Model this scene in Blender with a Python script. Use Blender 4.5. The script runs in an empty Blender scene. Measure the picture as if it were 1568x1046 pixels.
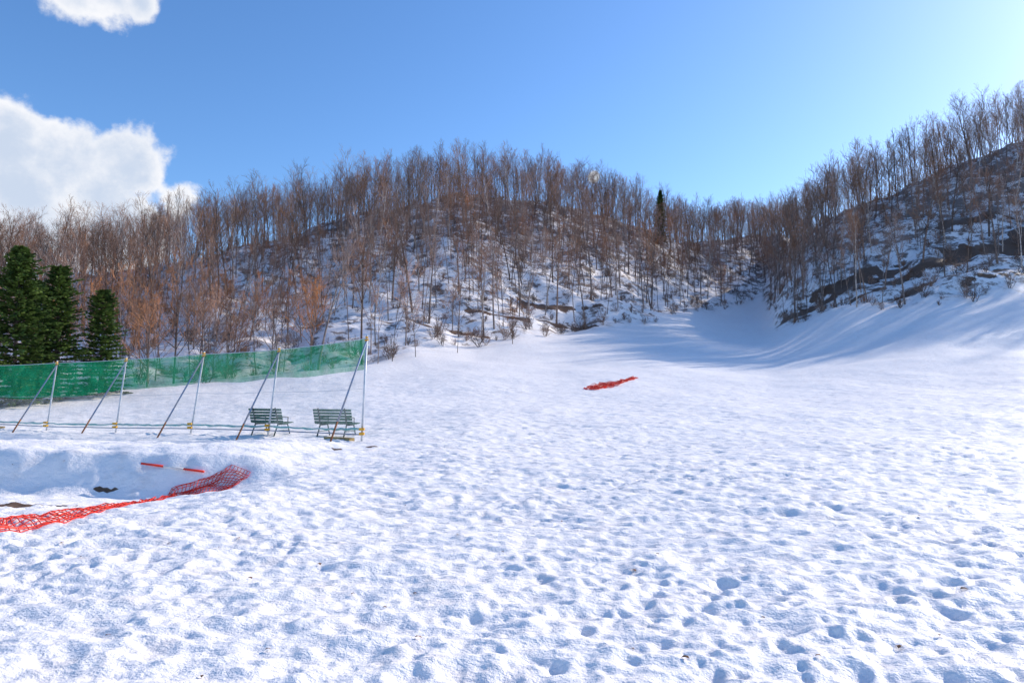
import bpy, math, random
import numpy as np
from mathutils import Vector, Matrix
random.seed(7); rng=np.random.default_rng(7)
scene=bpy.context.scene
F=1045.3; TH=math.atan(77/F); CAMH=1.7
def ray(px,py):
    x=(px-784)/F; y=(523-py)/F
    return x, math.cos(TH)-y*math.sin(TH), math.sin(TH)+y*math.cos(TH)
def zat(px,py,D):
    x,Y,Z=ray(px,py); return Z/Y*D+CAMH
def xat(px,D,py=600):
    x,Y,Z=ray(px,py); return x/Y*D
# ---------------------------------------------------------------- noise
def h2(ix,iy,k=0.0):
    s=np.sin(ix*127.1+iy*311.7+k*74.7)*43758.5453
    return s-np.floor(s)
def perlin(x,y,k=0):
    ix=np.floor(x); iy=np.floor(y); fx=x-ix; fy=y-iy
    u=fx*fx*fx*(fx*(fx*6-15)+10); v=fy*fy*fy*(fy*(fy*6-15)+10)
    def g(a,b):
        t=h2(ix+a,iy+b,k)*2*np.pi
        return np.cos(t)*(fx-a)+np.sin(t)*(fy-b)
    n=(g(0,0)*(1-u)+g(1,0)*u)*(1-v)+(g(0,1)*(1-u)+g(1,1)*u)*v
    return n*1.5
def pits(x,y,cell,prob,rad,k=0,ell=1.6):
    cx=np.floor(x/cell); cy=np.floor(y/cell); out=np.zeros_like(x)
    for a in (-1,0,1):
        for b in (-1,0,1):
            ax=cx+a; ay=cy+b
            jx=(ax+h2(ax,ay,k+1))*cell; jy=(ay+h2(ax,ay,k+2))*cell
            on=(h2(ax,ay,k+3)<prob)
            t=h2(ax,ay,k+4)*np.pi; s=0.55+0.9*h2(ax,ay,k+5)
            dx=x-jx; dy=y-jy
            p=dx*np.cos(t)+dy*np.sin(t); q=-dx*np.sin(t)+dy*np.cos(t)
            d2=(p/(rad*s*ell))**2+(q/(rad*s))**2
            out+=on*s*(np.exp(-d2)-0.28*np.exp(-(np.sqrt(d2)-1.5)**2*3))
    return out
def sstep(a,b,x):
    t=np.clip((x-a)/(b-a),0,1); return t*t*(3-2*t)
# ---------------------------------------------------------------- terrain table
cols={
-500:[(30,659),(45,632),(55,605),(70,565),(100,505),(130,455),'r'],
0:[(30,659),(45,630),(55,600),(70,560),(100,500),(130,440),'r'],
200:[(30,659),(45,622),(55,595),(70,555),(100,480),(130,410),'r'],
400:[(28,657),(45,612),(60,577),(75,530),(100,460),(130,385),(142,362),'r'],
560:[(25,668),(45,605),(62,560),(75,522),(100,442),(130,366),(155,320),'r'],
720:[(20,686),(45,605),(75,541),(90,492),(120,400),(150,320),(165,288),'r'],
850:[(20,688),(45,605),(70,556),(88,518),(100,487),(130,400),(165,324),(178,312),'r'],
1000:[(20,688),(45,607),(80,540),(105,503),(125,452),(150,405),(190,354),'r'],
1100:[(20,688),(45,607),(80,548),(110,512),(135,484),(155,445),(180,405),(220,358),'r'],
1178:[(20,688),(45,607),(80,548),(110,512),(150,478),(180,425),(240,354),'r'],
1208:[(20,688),(45,606),(80,540),(100,497),(112,465),(150,396),(215,354),'r'],
1300:[(20,687),(45,603),(72,535),(88,477),(105,430),(130,362),(150,316),'r'],
1450:[(20,686),(45,597),(62,532),(80,468),(97,410),(125,312),(145,265),'r'],
1568:[(20,685),(42,592),(60,530),(80,458),(97,385),(122,280),(142,212),'r'],
1800:[(20,685),(40,594),(58,536),(78,466),(90,395),(105,300),(125,195),(145,140),'r'],
2050:[(20,685),(40,596),(56,545),(75,480),(90,385),(105,260),(122,150),(150,100),'r'],  # unseen ridge right of frame, raised to throw shade across the field
}
Dg=np.arange(0,900,1.0); us=[];zc=[]
for px in sorted(cols):
    D=[0,12];Z=[0,0]
    for e in cols[px]:
        if e=='r':
            zr=Z[-1]; dr=D[-1]
            D+= [dr+18,dr+70,dr+220,900]; Z+=[zr-0.5,zr-18,max(zr-30,0),2]
        else:
            D.append(e[0]); Z.append(zat(px,e[1],e[0]))
    us.append((px-784)/F); zc.append(np.interp(Dg,D,Z))
ug=np.arange(-1.4,1.4,0.01)
zc=np.array(zc); us=np.array(us)
ZT=np.array([np.interp(ug,us,zc[:,j]) for j in range(len(Dg))]).T
def gs(A,s,ax):
    r=int(3*s)+1; k=np.exp(-0.5*(np.arange(-r,r+1)/s)**2); k/=k.sum()
    P=np.pad(A,[(r,r) if i==ax else (0,0) for i in (0,1)],mode='edge')
    return np.apply_along_axis(lambda v:np.convolve(v,k,'valid'),ax,P)
ZT=gs(gs(ZT,2.5,1),1.4,0)
footpx=[-500,0,200,400,560,720,850,1000,1100,1170,1190,1300,1450,1568,2000]
footD =[48,50,54,59,62,76,88,106,136,158,99,87,80,79,79]
def foot(u): return np.interp(u,[(p-784)/F for p in footpx],footD)
def base(x,y):
    yy=np.clip(y,0.5,898); u=np.clip(x/np.maximum(yy,8),-1.39,1.38)
    fu=(u+1.4)/0.01; iu=np.clip(np.floor(fu).astype(int),0,len(ug)-2); fu=fu-iu
    iy=np.floor(yy).astype(int); fy=yy-iy
    return (ZT[iu,iy]*(1-fu)+ZT[iu+1,iy]*fu)*(1-fy)+(ZT[iu,iy+1]*(1-fu)+ZT[iu+1,iy+1]*fu)*fy
def terrain(x,y,fine=True):
    x=np.asarray(x,float); y=np.asarray(y,float)
    r=np.hypot(x,y); z=base(x,y)
    yy=np.maximum(y,8); fm=sstep(-2,10,y-foot(x/yy))*(y>20)
    z=z+fm*(perlin(x/19,y/19,3)*2.2+perlin(x/6,y/6,5)*1.1+perlin(x/2.2,y/2.2,6)*0.4)
    # ditch and bank, left foreground
    a=sstep(-3.9,-6.8,x+0.35*perlin(x/1.5,y/1.5,9))
    wob=0.55*perlin(x/6.5,y/12,11)+0.10*perlin(x/1.7,y/3,12)+.04*perlin(x/.5,y/.6,13)-.03*(x+9)
    prof=np.interp(y+wob,[8,9,11,13,14.15,14.4,14.7,15.0,15.6,17.5,20,23],[0,-.03,-.24,-.46,-.48,-.32,.05,.34,.46,.38,.2,0])
    z=z+a*prof
    bankm=a*sstep(12.6,13.4,y)*(1-sstep(16,18,y))
    z=z+bankm*(perlin(x/.9,y/.7,14)*.07+perlin(x/.3,y/.25,15)*.02)
    for cx,cy,rx,ry,dp in [(-6.2,16.4,.5,.17,.22),(-9.6,15.9,.4,.15,.12)]:
        z=z-dp*np.exp(-((x-cx)/rx)**2-((y-cy+.08*perlin(x*2,y*2,16))/ry)**2)
    z=z+(1-fm)*(perlin(x/7,y/7,21)*0.16+perlin(x/2.5,y/2.5,22)*0.05)*sstep(2,12,r)
    if fine:
        k1=1-sstep(45,75,r); k2=1-sstep(18,38,r); q=(1-fm)*(1-.8*bankm)
        patch=0.40+0.85*sstep(-.4,.5,perlin(x/3.1,y/3.1,31))
        z=z-q*k1*patch*0.027*pits(x,y,0.42,0.7,0.075,40)
        z=z-q*k1*0.042*pits(x,y,1.9,0.38,0.10,60,1.8)
        z=z-q*k2*patch*0.017*pits(x,y,0.2,0.8,0.042,50,1.4)
        z=z+q*k1*(perlin(x/.42,y/.27,33)*0.034+perlin(x/.9,y/.62,36)*.04)+q*k2*(perlin(x/.19,y/.15,37)*0.021+perlin(x/.1,y/.1,34)*0.011)
        z=z+q*k2*perlin(x/.05,y/.05,35)*0.005*(r<12)
    return z
def gz(x,y): return float(terrain(np.array([x]),np.array([y]))[0])
def hit(px,py):
    x_,Y_,Z_=ray(px,py); D=np.arange(3,140,.02); z=terrain(x_/Y_*D,D); k=np.nonzero(CAMH+Z_/Y_*D<=z)[0]
    D=D[k[0]]; return float(x_/Y_*D),float(D)
# ---------------------------------------------------------------- material helpers
def newmat(n):
    m=bpy.data.materials.new(n); m.use_nodes=True; nt=m.node_tree
    return m,nt,nt.nodes['Principled BSDF'],nt.nodes['Material Output']
def N(nt,t,**kw):
    n=nt.nodes.new(t)
    for k,v in kw.items(): setattr(n,k,v)
    return n
def noise(nt,vec,scale,detail=4,rough=.55):
    n=N(nt,'ShaderNodeTexNoise'); n.inputs['Scale'].default_value=scale; n.inputs['Detail'].default_value=detail
    n.inputs['Roughness'].default_value=rough; nt.links.new(vec,n.inputs['Vector']); return n.outputs['Fac']
def math_(nt,op,a,b=None,c=None,clamp=False):
    n=N(nt,'ShaderNodeMath',operation=op,use_clamp=clamp)
    for i,v in enumerate((a,b,c)):
        if v is None: continue
        if isinstance(v,(int,float)): n.inputs[i].default_value=v
        else: nt.links.new(v,n.inputs[i])
    return n.outputs[0]
def mixc(nt,f,a,b,blend='MIX'):
    n=N(nt,'ShaderNodeMix',data_type='RGBA',blend_type=blend)
    for s,v in ((n.inputs[0],f),(n.inputs[6],a),(n.inputs[7],b)):
        if isinstance(v,(int,float)): s.default_value=v
        elif isinstance(v,tuple): s.default_value=(*v,1)
        else: nt.links.new(v,s)
    return n.outputs[2]
def mapr(nt,v,a,b,c=0.,d=1.):
    n=N(nt,'ShaderNodeMapRange',interpolation_type='SMOOTHSTEP'); nt.links.new(v,n.inputs[0])
    for i,x in enumerate((a,b,c,d)): n.inputs[i+1].default_value=x
    return n.outputs[0]
def simple(name,col,col2=None,rough=.6,scale=8,metal=0,rnd=False):
    m,nt,b,o=newmat(name); tc=N(nt,'ShaderNodeTexCoord').outputs['Object']
    f=mapr(nt,noise(nt,tc,scale,2 if rnd else 5,.6),.35,.65)
    c=mixc(nt,f,col,col2 or tuple(x*.65 for x in col))
    if rnd:
        oi=N(nt,'ShaderNodeObjectInfo'); hs=N(nt,'ShaderNodeHueSaturation')
        nt.links.new(c,hs.inputs['Color'])
        nt.links.new(mapr(nt,oi.outputs['Random'],0,1,.6,1.5),hs.inputs['Value'])
        r2=math_(nt,'FRACT',math_(nt,'MULTIPLY',oi.outputs['Random'],37.7))
        nt.links.new(mapr(nt,r2,0,1,.75,1.2),hs.inputs['Saturation']); c=hs.outputs[0]
    nt.links.new(c,b.inputs['Base Color']); b.inputs['Roughness'].default_value=rough; b.inputs['Metallic'].default_value=metal
    b.inputs['Specular IOR Level'].default_value=.25
    return m
# ---------------------------------------------------------------- ground
th=np.concatenate([np.radians(np.arange(-180,-52,3.0)),np.arange(math.radians(-52),math.radians(52),.0042),np.radians(np.arange(52,180,3.0))])
rr=np.concatenate([np.geomspace(.02,2,24)[:-1],2*np.exp(np.arange(0,math.log(60/2),.0048)),60*np.exp(np.arange(0,math.log(420/60),.0095)),np.geomspace(425,2500,25)])
R,T=np.meshgrid(rr,th,indexing='ij'); X=R*np.sin(T); Y=R*np.cos(T)
Z=terrain(X,Y); nr,nc=R.shape
co=np.stack([X,Y,Z],-1).reshape(-1,3)
i=np.arange(nr-1)[:,None]*nc; j=np.arange(nc)[None,:]; j2=(j+1)%nc
quads=np.stack([i+j,i+j2,i+nc+j2,i+nc+j],-1).reshape(-1,4)[:, ::-1]
me=bpy.data.meshes.new('snow_ground'); me.vertices.add(len(co)); me.vertices.foreach_set('co',co.ravel().astype(np.float32))
me.loops.add(quads.size); me.loops.foreach_set('vertex_index',quads.ravel().astype(np.int32))
me.polygons.add(len(quads)); me.polygons.foreach_set('loop_start',(np.arange(len(quads))*4).astype(np.int32))
me.polygons.foreach_set('loop_total',np.full(len(quads),4,np.int32)); me.update(); me.validate()
me.polygons.foreach_set('use_smooth',np.ones(len(quads),bool))
xx=X.ravel(); yy_=Y.ravel()
fm=sstep(-1,7,yy_-foot(xx/np.maximum(yy_,8)))*(yy_>20)
def blob(cx,cy,rx,ry):
    sc=1.7 if cy<40 else .25
    d=np.sqrt(((xx-cx)/rx)**2+((yy_-cy)/ry)**2)+.5*perlin(xx*sc,yy_*sc,77)+.45*perlin(xx*sc*3,yy_*sc*3,78)
    return 1-sstep(.6,1.05,d)
soil_and_shade=np.zeros(len(xx))
for px,py,rx,ry in [(10,772,1.2,.22),(-60,775,2,.3),(165,752,.28,.06),(565,684,.4,.12),(515,688,.2,.08)]:
    hx,hy=hit(px,py); soil_and_shade=np.maximum(soil_and_shade,blob(hx,hy,rx,ry))
soil_and_shade=np.maximum(soil_and_shade,blob(-6.2,16.38,.24,.06))  # shade in the bank hollow, painted dark with the earth colour
def hb(px,py,D,rx,ry): return blob(xat(px,D,py),D,rx,ry)
for b in [(1540,380,100,14,4),(1440,405,98,10,2.2),(1350,425,103,8,2.2),(1290,440,106,8,2.6),(1500,420,90,5,1.2),(1400,440,91,6,1.2),(1320,455,97,5,1.2),(1520,440,86,4,.9),(1240,460,104,6,1.5),(1480,350,112,8,2),(870,487,101,6,1.6),(845,462,108,7,1.7),(700,510,84,7,1.2),(760,480,94,5,1.2),(640,500,84,4,1.2)]:
    soil_and_shade=np.maximum(soil_and_shade,hb(*b))
for nme,v in (('forest',fm),('soil_and_shade',soil_and_shade)):
    at=me.attributes.new(nme,'FLOAT','POINT'); at.data.foreach_set('value',v.astype(np.float32))
ground=bpy.data.objects.new('snow_ground',me); scene.collection.objects.link(ground)
m,nt,b,o=newmat('snow'); tc=N(nt,'ShaderNodeTexCoord').outputs['Object']
fa=N(nt,'ShaderNodeAttribute',attribute_name='forest').outputs['Fac']; so=N(nt,'ShaderNodeAttribute',attribute_name='soil_and_shade').outputs['Fac']
n1=noise(nt,tc,2.2,6,.65)
snow=mixc(nt,mapr(nt,n1,.48,.75,0,.55),(.96,.91,.885),(.78,.69,.64))
snow=mixc(nt,mapr(nt,noise(nt,tc,38,3,.7),.60,.72,0,.4),snow,(.5,.41,.35))
earth=mixc(nt,n1,(.20,.11,.06),(.07,.04,.025))
nf=noise(nt,tc,.45,7,.75)
up=N(nt,'ShaderNodeSeparateXYZ'); nt.links.new(tc,up.inputs[0])
hb_=mapr(nt,up.outputs['Z'],8,50,0,.10)
fmask=math_(nt,'MULTIPLY',mapr(nt,math_(nt,'ADD',nf,hb_),.51,.60),fa)
fmask=math_(nt,'MAXIMUM',math_(nt,'MULTIPLY',fmask,.9),mapr(nt,math_(nt,'ADD',so,math_(nt,'MULTIPLY',math_(nt,'SUBTRACT',n1,.5),.9)),.35,.6))
nt.links.new(mixc(nt,fmask,snow,earth),b.inputs['Base Color']); b.inputs['Roughness'].default_value=.55; b.inputs['Specular IOR Level'].default_value=.3
bp=N(nt,'ShaderNodeBump'); bp.inputs['Distance'].default_value=.10; bp.inputs['Strength'].default_value=.6
mpg=N(nt,'ShaderNodeMapping'); mpg.inputs['Scale'].default_value=(1,1.5,1); nt.links.new(tc,mpg.inputs[0])
nt.links.new(noise(nt,mpg.outputs[0],3.2,5,.62),bp.inputs['Height'])
bp2=N(nt,'ShaderNodeBump'); bp2.inputs['Distance'].default_value=.012; bp2.inputs['Strength'].default_value=.6
nt.links.new(noise(nt,tc,45,2,.7),bp2.inputs['Height']); nt.links.new(bp.outputs[0],bp2.inputs['Normal']); nt.links.new(bp2.outputs[0],b.inputs['Normal'])
me.materials.append(m)
# ---------------------------------------------------------------- mesh builder
class MB:
    def __init__(s): s.v=[];s.f=[];s.m=[]
    def tube(s,pts,rad,n=3,mat=0,cap=False):
        base0=len(s.v); pts=[Vector(p) for p in pts]
        for k,p in enumerate(pts):
            d=(pts[min(k+1,len(pts)-1)]-pts[max(k-1,0)])
            if d.length<1e-9: d=Vector((0,0,1))
            d.normalize()
            ref=Vector((0,0,1)) if abs(d.z)<.9 else Vector((1,0,0))
            a=d.cross(ref).normalized(); c=d.cross(a)
            for q in range(n):
                t=2*math.pi*q/n; s.v.append(p+(a*math.cos(t)+c*math.sin(t))*rad[k])
        for k in range(len(pts)-1):
            for q in range(n):
                q2=(q+1)%n; b0=base0+k*n
                s.f.append((b0+q,b0+q2,b0+n+q2,b0+n+q)); s.m.append(mat)
        if cap:
            s.f.append(tuple(base0+q for q in range(n))[::-1]); s.m.append(mat)
            e=base0+(len(pts)-1)*n; s.f.append(tuple(e+q for q in range(n))); s.m.append(mat)
    def box(s,c,dx,dy,dz,ax=None,mat=0):
        M=ax or Matrix.Identity(3); b=len(s.v); c=Vector(c)
        for sx in(-1,1):
            for sy in(-1,1):
                for sz in(-1,1): s.v.append(c+M@Vector((sx*dx/2,sy*dy/2,sz*dz/2)))
        for f in((0,1,3,2),(4,6,7,5),(0,4,5,1),(2,3,7,6),(0,2,6,4),(1,5,7,3)):
            s.f.append(tuple(b+k for k in f)); s.m.append(mat)
    def mesh(s,name,mats,smooth=False):
        me=bpy.data.meshes.new(name); me.from_pydata([tuple(p) for p in s.v],[],s.f)
        for m in mats: me.materials.append(m)
        me.polygons.foreach_set('material_index',s.m)
        if smooth: me.polygons.foreach_set('use_smooth',[True]*len(s.f))
        me.update(); return me
def obj(name,me,loc=(0,0,0),parent=None,rot=0,sc=1):
    o=bpy.data.objects.new(name,me); o.location=loc; o.rotation_euler=(0,0,rot)
    o.scale=(sc,sc,sc) if not isinstance(sc,tuple) else sc
    o.parent=parent; scene.collection.objects.link(o); return o
def empty(name,loc=(0,0,0)):
    o=bpy.data.objects.new(name,None); o.location=loc; scene.collection.objects.link(o); return o
# ---------------------------------------------------------------- trees
bark=simple('bark',(.23,.165,.13),(.12,.08,.065),.85,3,rnd=True)
birch=simple('birch_bark',(.50,.42,.36),(.24,.185,.16),.8,3,rnd=True)
twig=simple('twig',(.32,.175,.11),(.22,.12,.08),.8,1,rnd=True)
twigo=simple('twig_orange',(.50,.235,.11),(.35,.165,.085),.8,1,rnd=True)
def rv(a): return Vector((random.uniform(-a,a),random.uniform(-a,a),random.uniform(-a,a)))
def branch(mb,p,d,L,r,lev,cfg):
    ns=cfg['seg'][lev]; pts=[p.copy()]; rad=[r]; dirs=[d.copy()]
    for k in range(ns):
        d=(d+rv(cfg['wig'][lev])+Vector((0,0,cfg['up'][lev]))).normalized()
        pts.append(pts[-1]+d*(L/ns)); dirs.append(d.copy())
        rad.append(max(r*(1-(k+1)/ns*(.82 if lev<2 else .75)),.006))
    mb.tube(pts,rad,[6,4,3,3][lev],0 if lev<2 else 1)
    if lev>=3: return
    nchild=cfg['n'][lev]
    for c in range(nchild):
        t=cfg['start'][lev]+(1-cfg['start'][lev])*(c+random.random())/nchild; t=min(t,.99)
        k=int(t*ns); f=t*ns-k; P=pts[k].lerp(pts[k+1],f); D=dirs[k+1]
        ang=math.radians(random.uniform(*cfg['ang'][lev])); az=random.uniform(0,2*math.pi)
        a=D.orthogonal().normalized(); bb=D.cross(a)
        nd=(D*math.cos(ang)+(a*math.cos(az)+bb*math.sin(az))*math.sin(ang)).normalized()
        if lev==0: l=(cfg['H']*(1-t)*.55+cfg['H']*.10)*random.uniform(.7,1.15)
        else: l=L*random.uniform(.35,.6)*(1.15-.5*t)
        rr_=rad[k]*(.58 if lev<1 else .6)
        branch(mb,P,nd,l,max(rr_,[0,.028,.015,.0105][lev+1]),lev+1,cfg)
def tree(name,H,r,start,mats,n=(13,6,4),spread=(18,42)):
    cfg=dict(H=H,seg=[9,5,3,2],wig=[.055,.14,.2,.25],up=[.05,.08,.07,.05],n=list(n),start=[start,.22,.15],ang=[spread,(20,45),(20,50)])
    mb=MB(); branch(mb,Vector((0,0,-.4)),Vector((random.uniform(-.06,.06),random.uniform(-.06,.06),1)).normalized(),H,r,0,cfg)
    return mb.mesh(name,mats)
def shrub(name,H,mats,stems=9,lean=.55):
    mb=MB(); cfg=dict(H=H,seg=[5,3,2,2],wig=[.12,.2,.25,.25],up=[.06,.05,.03,0],n=[5,4,0],start=[.2,.2,.2],ang=[(20,50),(20,50),(20,50)])
    for k in range(stems):
        d=Vector((random.uniform(-lean,lean),random.uniform(-lean,lean),1)).normalized()
        l=H*random.uniform(.6,1.1); cfg['H']=l
        branch(mb,Vector((random.uniform(-.25,.25),random.uniform(-.25,.25),-.1)),d,l,.022,0,cfg)
    return mb.mesh(name,mats)
tall=[tree('tree_mesh',random.uniform(11.5,14.5),random.uniform(.08,.14),random.uniform(.32,.52),[birch if k in(2,6) else bark,twig]) for k in range(9)]
small=[tree('sapling_mesh',random.uniform(6.5,9),.075,.2,[bark,twigo],(16,7,5),(22,50)) for k in range(4)]
thin=[tree('thin_tree_mesh',random.uniform(8,11),.06,.35,[bark,twig],(10,5,4),(18,40)) for k in range(4)]
shr=[shrub('shrub_mesh',random.uniform(1.4,2.6),[bark,twig]) for k in range(5)]
forest=empty('bare_tree_forest'); brush=empty('undergrowth_shrubs')
def place(meshes,x,y,parent,name,s0=.8,s1=1.15,tilt=.05):
    n=len(x); z=terrain(x,y,False)
    for k in range(n):
        s=random.uniform(s0,s1)
        o=obj(name,random.choice(meshes),(x[k],y[k],z[k]-.1),parent,random.uniform(0,6.28),s)
        o.rotation_euler[0]=random.gauss(0,tilt); o.rotation_euler[1]=random.gauss(0,tilt)
def cand(step,u0=-.95,u1=1.3,y0=46,y1=275):
    gx,gy=np.meshgrid(np.arange(-230,260,step),np.arange(y0,y1,step))
    x=(gx+rng.uniform(-.48,.48,gx.shape)*step).ravel(); y=(gy+rng.uniform(-.48,.48,gy.shape)*step).ravel()
    u=x/y; k=(u>u0)&(u<u1); return x[k],y[k],u[k]
ridgepx=[-500,0,200,400,560,720,850,1000,1100,1178,1208,1300,1450,1568,2050]
ridgeD=[130,130,130,142,155,165,178,190,220,240,215,150,145,142,150]
def ridge(u): return np.interp(u,[(p-784)/F for p in ridgepx],ridgeD)
x,y,u=cand(3.05); d=y-foot(u); h=np.clip(d/(ridge(u)-foot(u)),0,2); right=u>(1190-784)/F
dens=np.where(right,np.interp(h,[0,.3,.6,1],[.25,.32,.7,.9]),np.interp(h,[0,.15,.4,1],[.35,.48,.74,.92]))
dens=np.where(right&(u<(1340-784)/F),np.maximum(dens,.95),dens)
dens=np.where(u<(420-784)/F,np.maximum(dens,.75),dens)
dens=dens*(u<.85)+dens*.45*(u>=.85)
k=(d>2)&(y<ridge(u)+20)&(rng.random(len(x))<dens)
low=(u<(480-784)/F)&(d<28)&k
km=k&~low; r_=rng.random(len(x))
place(tall,x[km&(r_<.66)],y[km&(r_<.66)],forest,'bare_tree_part')
place(thin,x[km&(r_>=.66)&(r_<.94)],y[km&(r_>=.66)&(r_<.94)],forest,'thin_tree_part')
sm=(low&(r_<.65))|(km&(r_>=.94)&~right); place(small,x[sm],y[sm],forest,'sapling_part')
place(thin,x[low&(r_>=.65)],y[low&(r_>=.65)],forest,'thin_tree_part')
ntree=k.sum()
x,y,u=cand(2.4,u1=.9,y1=200); d=y-foot(u); k=(d>.3)&(y<ridge(u))&(rng.random(len(x))<np.where(d<8,.7,np.where(u>.38,.6,.42)))
place(shr,x[k],y[k],brush,'shrub_part',.4,1.0,.12)
print('trees',ntree,'shrubs',k.sum())
# named individual trees at the field edge
for px,D,ms,s in [(578,63,thin,.8),(600,64.5,thin,.7),(636,67,thin,.75),(700,73,thin,.65),(265,57,small,1.25),(345,60,small,.95),(785,80,small,.62),(225,55,small,1.1)]:
    X_=xat(px,D); obj('bare_tree',random.choice(ms),(X_,D,gz(X_,D)),None,random.uniform(0,6),s)
# conifers
needle=simple('needles',(.15,.22,.045),(.045,.095,.025),.7,1.2,rnd=False)
def conifer(H,W):
    mb=MB(); mb.tube([(0,0,-.3),(0,0,H*.5),(0,0,H)],[.16,.09,.01],7,0)
    z=.3; ph=random.uniform(0,6)
    while z<H-.1:
        t=z/H; L=W*(1-t)**.6*random.uniform(.72,1.15)+.12; nb=random.randint(6,9); a0=random.uniform(0,6.28)
        for q in range(nb):
            a=a0+q*2*math.pi/nb+random.uniform(-.3,.3); l=L*random.uniform(.55,1.2)*(1+.16*math.sin(a*2+ph+z*.8)); up=.6*t+.02
            pts=[];
            for s_ in range(5):
                f=s_/4; pts.append(Vector((math.cos(a)*l*f,math.sin(a)*l*f,z+l*(up*f-.28*f*f+.16*f**3))))
            mb.tube(pts,[.03,.024,.018,.012,.006],3,0)
            nn=int(12+l*30)
            for c in range(nn):
                f=random.uniform(.12,1)**.75; kk=min(int(f*4),3); P=pts[kk].lerp(pts[kk+1],f*4-kk)
                side=Vector((-math.sin(a),math.cos(a),0))*random.choice((-1,1)); out=Vector((math.cos(a),math.sin(a),0))
                dr=(side*random.uniform(.2,1)+out*random.uniform(.3,1)+Vector((0,0,random.uniform(-.3,.45)))).normalized()
                ln=random.uniform(.18,.42)*(1.25-.6*f); w=dr.cross(Vector((random.uniform(-.8,.8),random.uniform(-.8,.8),1))).normalized()*ln*.28
                e=P+dr*ln; mid=P+dr*ln*.5; b0=len(mb.v); mb.v+=[P,mid+w,e,mid-w]; mb.f.append((b0,b0+1,b0+2,b0+3)); mb.m.append(1)
        z+=random.uniform(.2,.34)*(1.1-.5*t)
    return mb.mesh('conifer_mesh',[bark,needle])
for px,D,py,W in [(20,46,379,3.1),(84,49,408,2.6),(153,51,444,2.2),(-75,45,395,3.0),(52,53,432,2.4),(1016,178,292,2.2)]:
    X_=xat(px,D); g=gz(X_,D); H=zat(px,py,D)-g
    obj('fir_tree',conifer(H,W),(X_,D,g))
# ---------------------------------------------------------------- fence
galv=simple('galvanised_pipe',(.62,.64,.66),(.46,.50,.55),.45,5,.2)
blue=simple('weathered_strut',(.16,.24,.38),(.30,.30,.33),.5,2.5,.1)
rust=simple('rust',(.30,.13,.06),(.16,.07,.04),.8,9)
yel=simple('yellow_clamp',(.75,.42,.04),(.6,.28,.03),.5,9)
teal=simple('teal_rope',(.20,.46,.42),(.38,.5,.48),.8,5)
wood=simple('weathered_plank',(.45,.33,.14),(.25,.17,.08),.8,6)
P=[(-25.2,32.6),(-20.35,30),(-16.0,27.7),(-12.0,25.6),(-8.55,24.0),(-4.62,21.1)]
fence=empty('net_fence',(P[-1][0],P[-1][1],0)); fl=Vector(fence.location)
def fpart(n,mb,mats,smooth=False): 
    o=obj(n,mb.mesh(n,mats,smooth),-fl,fence); return o
tops=[]; perp=Vector((-.515,-.857,0))
for k,(x0,y0) in enumerate(P):
    g=gz(x0,y0); hgt=[2.95,3.0,2.98,3.0,3.05,3.2][k]
    lean=Vector((.42,0,0))*random.uniform(.7,1.2) if k<5 else Vector((.12,.02,0))
    t=Vector((x0,y0,g+hgt))+lean; tops.append(t); bpt=Vector((x0,y0,g-.3))
    mb=MB(); mb.tube([bpt,t+Vector((0,0,.06))],[.034,.032],10,0,True); fpart('post_%d'%k,mb,[galv],True)
    mb=MB(); ft=Vector((x0,y0,0))+perp*1.35; ft.z=gz(ft.x,ft.y)-.15
    q=ft.lerp(t,.22)
    mb.tube([ft,q],[.03,.03],8,1,True); mb.tube([q,t-Vector((0,0,.1))],[.0295,.028],8,0,True); fpart('strut_%d'%k,mb,[blue,rust],True)
    mb=MB()
    for zz in (.22,.36): mb.box((x0+.02,y0-.05,g+zz),.15,.13,.075)
    mb.box(t-Vector((0,.03,.02)),.07,.07,.06); mb.tube([t-Vector((.06,.04,.11)),t-Vector((-.06,.04,.09))],[.026,.026],6,0,True)
    fpart('clamp_%d'%k,mb,[yel])
def wire(za,sag,r,mat,nm,n=14,jit=0):
    mb=MB()
    for k in range(len(P)-1):
        a=Vector((P[k][0],P[k][1],gz(*P[k]))); b_=Vector((P[k+1][0],P[k+1][1],gz(*P[k+1])))
        pa=a.lerp(tops[k],za); pb=b_.lerp(tops[k+1],za); pts=[]
        for s_ in range(n+1):
            f=s_/n; p=pa.lerp(pb,f); p.z-=sag*4*f*(1-f)+(random.uniform(-jit,jit) if 0<s_<n else 0); pts.append(p)
        mb.tube(pts,[r*(1 if not jit else random.uniform(.7,1.3)) for _ in pts],6,0)
    fpart(nm,mb,[mat],True)
wire(.985,.02,.012,galv,'top_cable'); wire(.06,.0,.022,blue,'bottom_rail'); wire(.50,.04,.006,galv,'middle_cable'); wire(.11,.03,.035,teal,'rolled_net_hem',20,.02)
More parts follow.
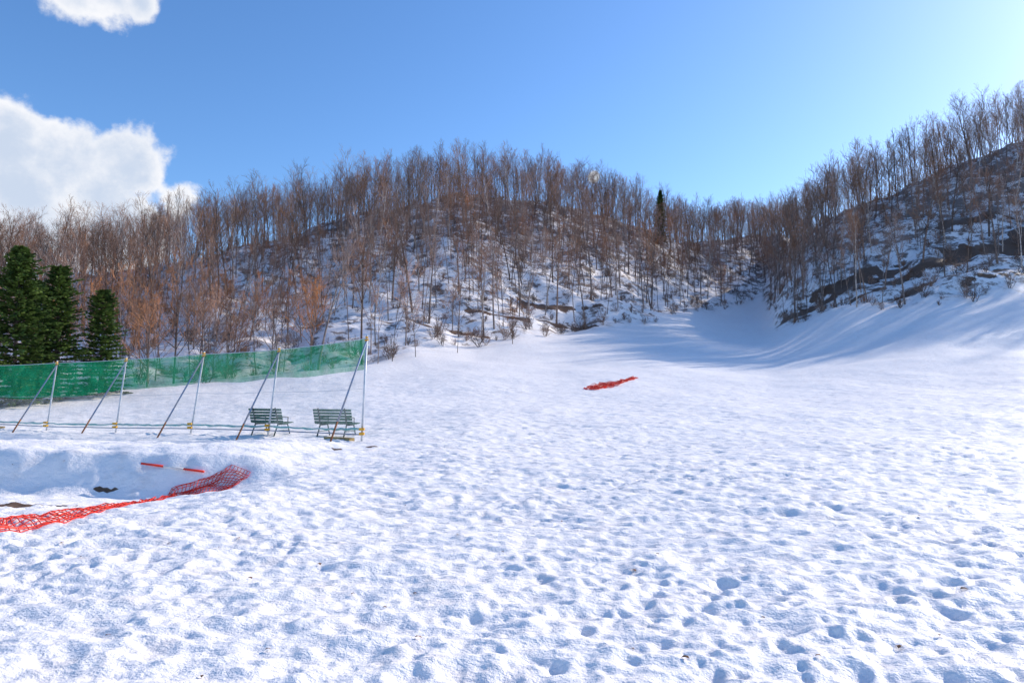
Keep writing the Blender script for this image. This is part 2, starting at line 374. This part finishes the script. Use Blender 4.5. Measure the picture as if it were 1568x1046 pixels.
def netmat(name,col,cover,var,transl=.5):
    m,nt,b,o=newmat(name); tc=N(nt,'ShaderNodeTexCoord').outputs['Object']
    df=N(nt,'ShaderNodeBsdfDiffuse'); tl=N(nt,'ShaderNodeBsdfTranslucent'); tr=N(nt,'ShaderNodeBsdfTransparent')
    c=mixc(nt,mapr(nt,noise(nt,tc,1.2,4,.6),.3,.7),col,tuple(v*.6 for v in col))
    nt.links.new(c,df.inputs[0]); nt.links.new(c,tl.inputs[0])
    m1=N(nt,'ShaderNodeMixShader'); m1.inputs[0].default_value=transl; nt.links.new(df.outputs[0],m1.inputs[1]); nt.links.new(tl.outputs[0],m1.inputs[2])
    m2=N(nt,'ShaderNodeMixShader'); nt.links.new(mapr(nt,noise(nt,tc,2.5,6,.75),.3,.7,cover-var,cover+var),m2.inputs[0])
    nt.links.new(tr.outputs[0],m2.inputs[1]); nt.links.new(m1.outputs[0],m2.inputs[2]); nt.links.new(m2.outputs[0],o.inputs[0]); nt.nodes.remove(b); return m
green=netmat('green_netting',(.012,.23,.12),.60,.13); fine=netmat('fine_netting',(.45,.52,.56),.18,.07)
gfrac=[.52,.52,.42,.37,.34,.31]
def net(lo,hi,mat,nm,off):
    mb=MB(); n=16; mrow=8
    for k in range(len(P)-1):
        a=Vector((P[k][0],P[k][1],gz(*P[k])))-perp*off; b_=Vector((P[k+1][0],P[k+1][1],gz(*P[k+1])))-perp*off
        ta=tops[k]-perp*off; tb=tops[k+1]-perp*off; b0=len(mb.v)
        for s_ in range(n+1):
            f=s_/n; A=a.lerp(b_,f); Tt=ta.lerp(tb,f); Tt.z-=.02*4*f*(1-f)
            l=lo(k,f); h=hi(k,f)
            for r in range(mrow+1):
                t=l+(h-l)*r/mrow; p=A.lerp(Tt,t)-perp*(.10*math.sin(f*math.pi)*math.sin(t*3.1)+.02*math.sin(f*17+k)*math.sin(t*9)); mb.v.append(p)
        for s_ in range(n):
            for r in range(mrow):
                q=b0+s_*(mrow+1)+r; mb.f.append((q,q+1,q+mrow+2,q+mrow+1)); mb.m.append(0)
    fpart(nm,mb,[mat],True)
gb=lambda k,f:1-(gfrac[k]*(1-f)+gfrac[k+1]*f)+.006*math.sin(f*9+k*2)-.015*math.sin(f*math.pi)
net(gb,lambda k,f:.985,green,'green_net',.045)
net(lambda k,f:.07,lambda k,f:gb(k,f)-.003,fine,'fine_net',.045)
mb=MB()
for k in range(5):
    a=Vector((*P[k],gz(*P[k]))); b_=Vector((*P[k+1],gz(*P[k+1])))
    if k in(0,4): 
        dd=(b_-a).normalized(); ax=Matrix((dd,Vector((0,0,1)).cross(dd).normalized(),Vector((0,0,1)))).transposed()
        c=a.lerp(b_,.82 if k==4 else .3)+perp*.15; mb.box((c.x,c.y,c.z+.04),1.2,.22,.10,ax)
fpart('foot_plank',mb,[wood])
# ---------------------------------------------------------------- benches
bg=simple('bench_green_paint',(.025,.10,.065),(.04,.13,.085),.45,6); fr=simple('bench_frame',(.05,.10,.09),(.09,.10,.09),.5,6,.3)
def bench(px,D,rot):
    X_=xat(px,D); g=gz(X_,D)-.03; root=empty('park_bench',(X_,D,g)); root.rotation_euler=(0,0,rot)
    W=1.5
    mb=MB()
    for k in range(5):
        z=.50+k*.103; yb=-.22-(z-.45)*.28
        mb.box((0,yb,z),W,.025,.082,Matrix.Rotation(.27,3,'X'))
    bo=obj('backrest',mb.mesh('backrest',[bg]),(0,0,0),root)
    mb=MB()
    for k in range(5): mb.box((0,-.17+k*.105,.43+.012*abs(k-1.5)),W,.085,.03)
    so_=obj('seat',mb.mesh('seat',[bg]),(0,0,0),root)
    for n_,sx in enumerate((-.52,.52)):
        mb=MB()
        mb.tube([(sx,-.42,0),(sx,-.24,.40),(sx,-.25,.47),(sx,-.40,.98)],[.024]*4,8,0,True)
        mb.tube([(sx,.38,0),(sx,.24,.40),(sx,-.24,.40)],[.024]*3,8,0,True)
        mb.tube([(sx,-.34,.18),(sx,.31,.18)],[.014]*2,6,0,True)
        mb.tube([(sx,-.28,.64),(sx,.05,.66),(sx,.26,.64),(sx,.25,.42)],[.018]*4,8,0,True)
        lo=obj('leg_frame_%d'%(n_+1),mb.mesh('leg_frame',[fr],True),(0,0,0),root)
    for o in (bo,so_):
        bv=o.modifiers.new('b','BEVEL'); bv.width=.006; bv.segments=2
bench(417,24.6,-.42); bench(517,24.0,-.30)
# ---------------------------------------------------------------- red nets and pole
red=simple('red_plastic_net',(.85,.06,.03),(.72,.045,.025),.5,3); white=simple('white_paint',(.8,.8,.78),(.7,.68,.66),.5,6)
def netobj(name,path,width,cell,bunch,thick,seed,lift=.03):
    rnd=np.random.default_rng(seed); pts=np.array(path,float); seg=np.hypot(*np.diff(pts,axis=0).T); cs=np.r_[0,np.cumsum(seg)]
    n=int(cs[-1]/cell); mcols=int(.85/cell)
    V=[];Fc=[]
    for a in range(n+1):
        s=cs[-1]*a/n; cx=np.interp(s,cs,pts[:,0]); cy=np.interp(s,cs,pts[:,1])
        e=.3; dx=np.interp(s+e,cs,pts[:,0])-np.interp(s-e,cs,pts[:,0]); dy=np.interp(s+e,cs,pts[:,1])-np.interp(s-e,cs,pts[:,1]); l=math.hypot(dx,dy)+1e-6
        nx,ny=-dy/l,dx/l; w=np.interp(s,cs,width); bu=np.interp(s,cs,bunch)
        for c in range(mcols+1):
            f=c/mcols-.5
            off=w*f+float(perlin(np.array([s*1.3]),np.array([f*2.]),seed)[0])*.08+bu*.06*math.sin(f*19+s*2)
            px_=cx+nx*off+rnd.normal(0,.004)+bu*.05*math.sin(f*13+s*5)+dx/l*f*.25; py_=cy+ny*off+rnd.normal(0,.004)+dy/l*f*.25
            V.append([px_,py_,lift+bu*(.03+.05*math.sin(f*16+s*2.3)+.03*math.sin(s*7+f*4))])
    V=np.array(V); V[:,2]=np.maximum(V[:,2],.022)+terrain(V[:,0],V[:,1])
    for a in range(n):
        for c in range(mcols):
            q=a*(mcols+1)+c; Fc.append((q,q+1,q+mcols+2,q+mcols+1))
    me=bpy.data.meshes.new(name); me.from_pydata(V.tolist(),[],Fc); me.materials.append(red)
    o=obj(name,me); w_=o.modifiers.new('w','WIREFRAME'); w_.thickness=thick; w_.use_replace=True; return o
p1=[hit(*q) for q in [(0,806),(70,794),(140,781),(205,771),(262,760),(305,750),(335,744),(368,739)]]
print('net1',p1)
p1=[(p1[0][0]-3.2,p1[0][1]-1.3)]+p1
netobj('red_plastic_net',p1,[.8,.8,.75,.6,.33,.22,.4,.65,.45],.075,[0,.03,.04,.05,.4,.7,.4,.3,.2],.015,5,.02)
p2=[hit(*q) for q in [(902,597),(920,594),(936,589),(950,586),(973,579)]]
print('net2',p2)
netobj('red_plastic_net',p2,[.9,1.5,1.5,.6,.5],.085,[.9,1.8,1.8,1.0,.8],.03,8)
ha=hit(216,717); hb2=hit(312,730); print('pole',ha,hb2)
a=Vector((*ha,gz(*ha)+.04)); b_=Vector((*hb2,gz(*hb2)+.05))
if (a-b_).length>3: b_=a+(b_-a).normalized()*2.2
for it in range(60):
    if all(a.lerp(b_,f).z>gz(*a.lerp(b_,f)[:2])+.015 for f in np.linspace(0,1,20)): break
    a.z+=.008; b_.z+=.008
mb=MB(); st=[0,.36,.68,1.0]
for k in range(3):
    mb.tube([a.lerp(b_,st[k]+.001),a.lerp(b_,st[k+1])],[.024,.024],10,[0,1,0][k],True)
obj('striped_marker_pole',mb.mesh('pole',[red,white],True))
# leaf litter
leafm=simple('dead_leaf',(.30,.13,.05),(.12,.06,.03),.8,20)
mb=MB()
for px,py in [(125,855),(565,748),(335,840),(540,912),(95,833),(700,820),(620,775),(410,998),(365,828),(860,800),(1050,1010)]+[(random.uniform(0,1568),random.uniform(700,1046)) for _ in range(28)]:
    X_,D=hit(px,py)
    g=gz(X_,D)+.012; s=random.uniform(.018,.04); a0=random.uniform(0,6.28); b0=len(mb.v)
    for q,(rr0,zz) in enumerate([(1,0),(.5,.3),(.9,.1),(.45,.35),(1,0),(.5,.2)]):
        mb.v.append(Vector((X_+math.cos(a0+q*1.047)*s*rr0,D+math.sin(a0+q*1.047)*s*rr0*.8,g+zz*s)))
    mb.f.append(tuple(range(b0,b0+6))); mb.m.append(0)
obj('fallen_leaves',mb.mesh('fallen_leaves',[leafm]))
# ---------------------------------------------------------------- light + sky
AZ=math.radians(57); EL=math.radians(28)
sd=Vector((math.sin(AZ)*math.cos(EL),math.cos(AZ)*math.cos(EL),math.sin(EL)))
L=bpy.data.lights.new('sun','SUN'); L.energy=5; L.angle=math.radians(.5); L.color=(1,.91,.80)
lo=bpy.data.objects.new('sun',L); lo.rotation_euler=sd.to_track_quat('Z','Y').to_euler(); scene.collection.objects.link(lo)
w=bpy.data.worlds.new('World'); scene.world=w; w.use_nodes=True; nt=w.node_tree; bgN=nt.nodes['Background']; STR=.15
bgN.inputs[1].default_value=STR
sky=N(nt,'ShaderNodeTexSky',sky_type='NISHITA'); sky.sun_disc=False; sky.sun_elevation=EL; sky.sun_rotation=AZ
sky.air_density=1.0; sky.dust_density=.45; sky.ozone_density=2.5
dirn=N(nt,'ShaderNodeTexCoord').outputs['Generated']
nz=N(nt,'ShaderNodeTexNoise'); nz.inputs['Scale'].default_value=11; nz.inputs['Detail'].default_value=9; nz.inputs['Roughness'].default_value=.6
nt.links.new(dirn,nz.inputs['Vector'])
acc=None
for px,py,r in [(5,225,72),(100,250,66),(195,255,60),(50,305,75),(150,305,66),(272,305,34),(0,180,34),(165,-10,38),(215,2,26),(110,-34,50),(908,272,12),(-130,270,140),(60,345,100),(170,335,80)]:
    c=Vector(ray(px,py)).normalized(); rad=r/F
    s=N(nt,'ShaderNodeVectorMath',operation='DISTANCE'); nt.links.new(dirn,s.inputs[0]); s.inputs[1].default_value=c
    v=math_(nt,'SUBTRACT',1,math_(nt,'DIVIDE',s.outputs['Value'],rad))
    acc=v if acc is None else math_(nt,'SMOOTH_MAX',acc,v,.12)
dens=math_(nt,'ADD',acc,math_(nt,'MULTIPLY',math_(nt,'SUBTRACT',nz.outputs['Fac'],.5),2.3))
mask=mapr(nt,dens,0.0,.36)
nz2=noise(nt,dirn,14,7,.62)
shade=mapr(nt,math_(nt,'ADD',dens,math_(nt,'MULTIPLY',nz2,1.6)),.9,1.9)
ccol=mixc(nt,shade,(1.0/STR,1.0/STR,1.02/STR),(.62/STR,.71/STR,.86/STR))
hs=N(nt,'ShaderNodeHueSaturation'); hs.inputs['Saturation'].default_value=1.12
nt.links.new(mixc(nt,1.0,sky.outputs[0],(1.14,1.24,1.42),'MULTIPLY'),hs.inputs['Color'])
nt.links.new(mixc(nt,math_(nt,'MULTIPLY',mask,.97),hs.outputs[0],ccol),bgN.inputs[0])
# ---------------------------------------------------------------- camera
cd=bpy.data.cameras.new('camera'); cd.lens=24; cd.sensor_width=36; cd.clip_end=5000; cd.clip_start=.05
cam=bpy.data.objects.new('camera',cd); cam.location=(0,0,CAMH); cam.rotation_euler=(math.pi/2+TH,0,0); scene.collection.objects.link(cam); scene.camera=cam
scene.view_settings.view_transform='Standard'; scene.view_settings.look='None'; scene.view_settings.exposure=0
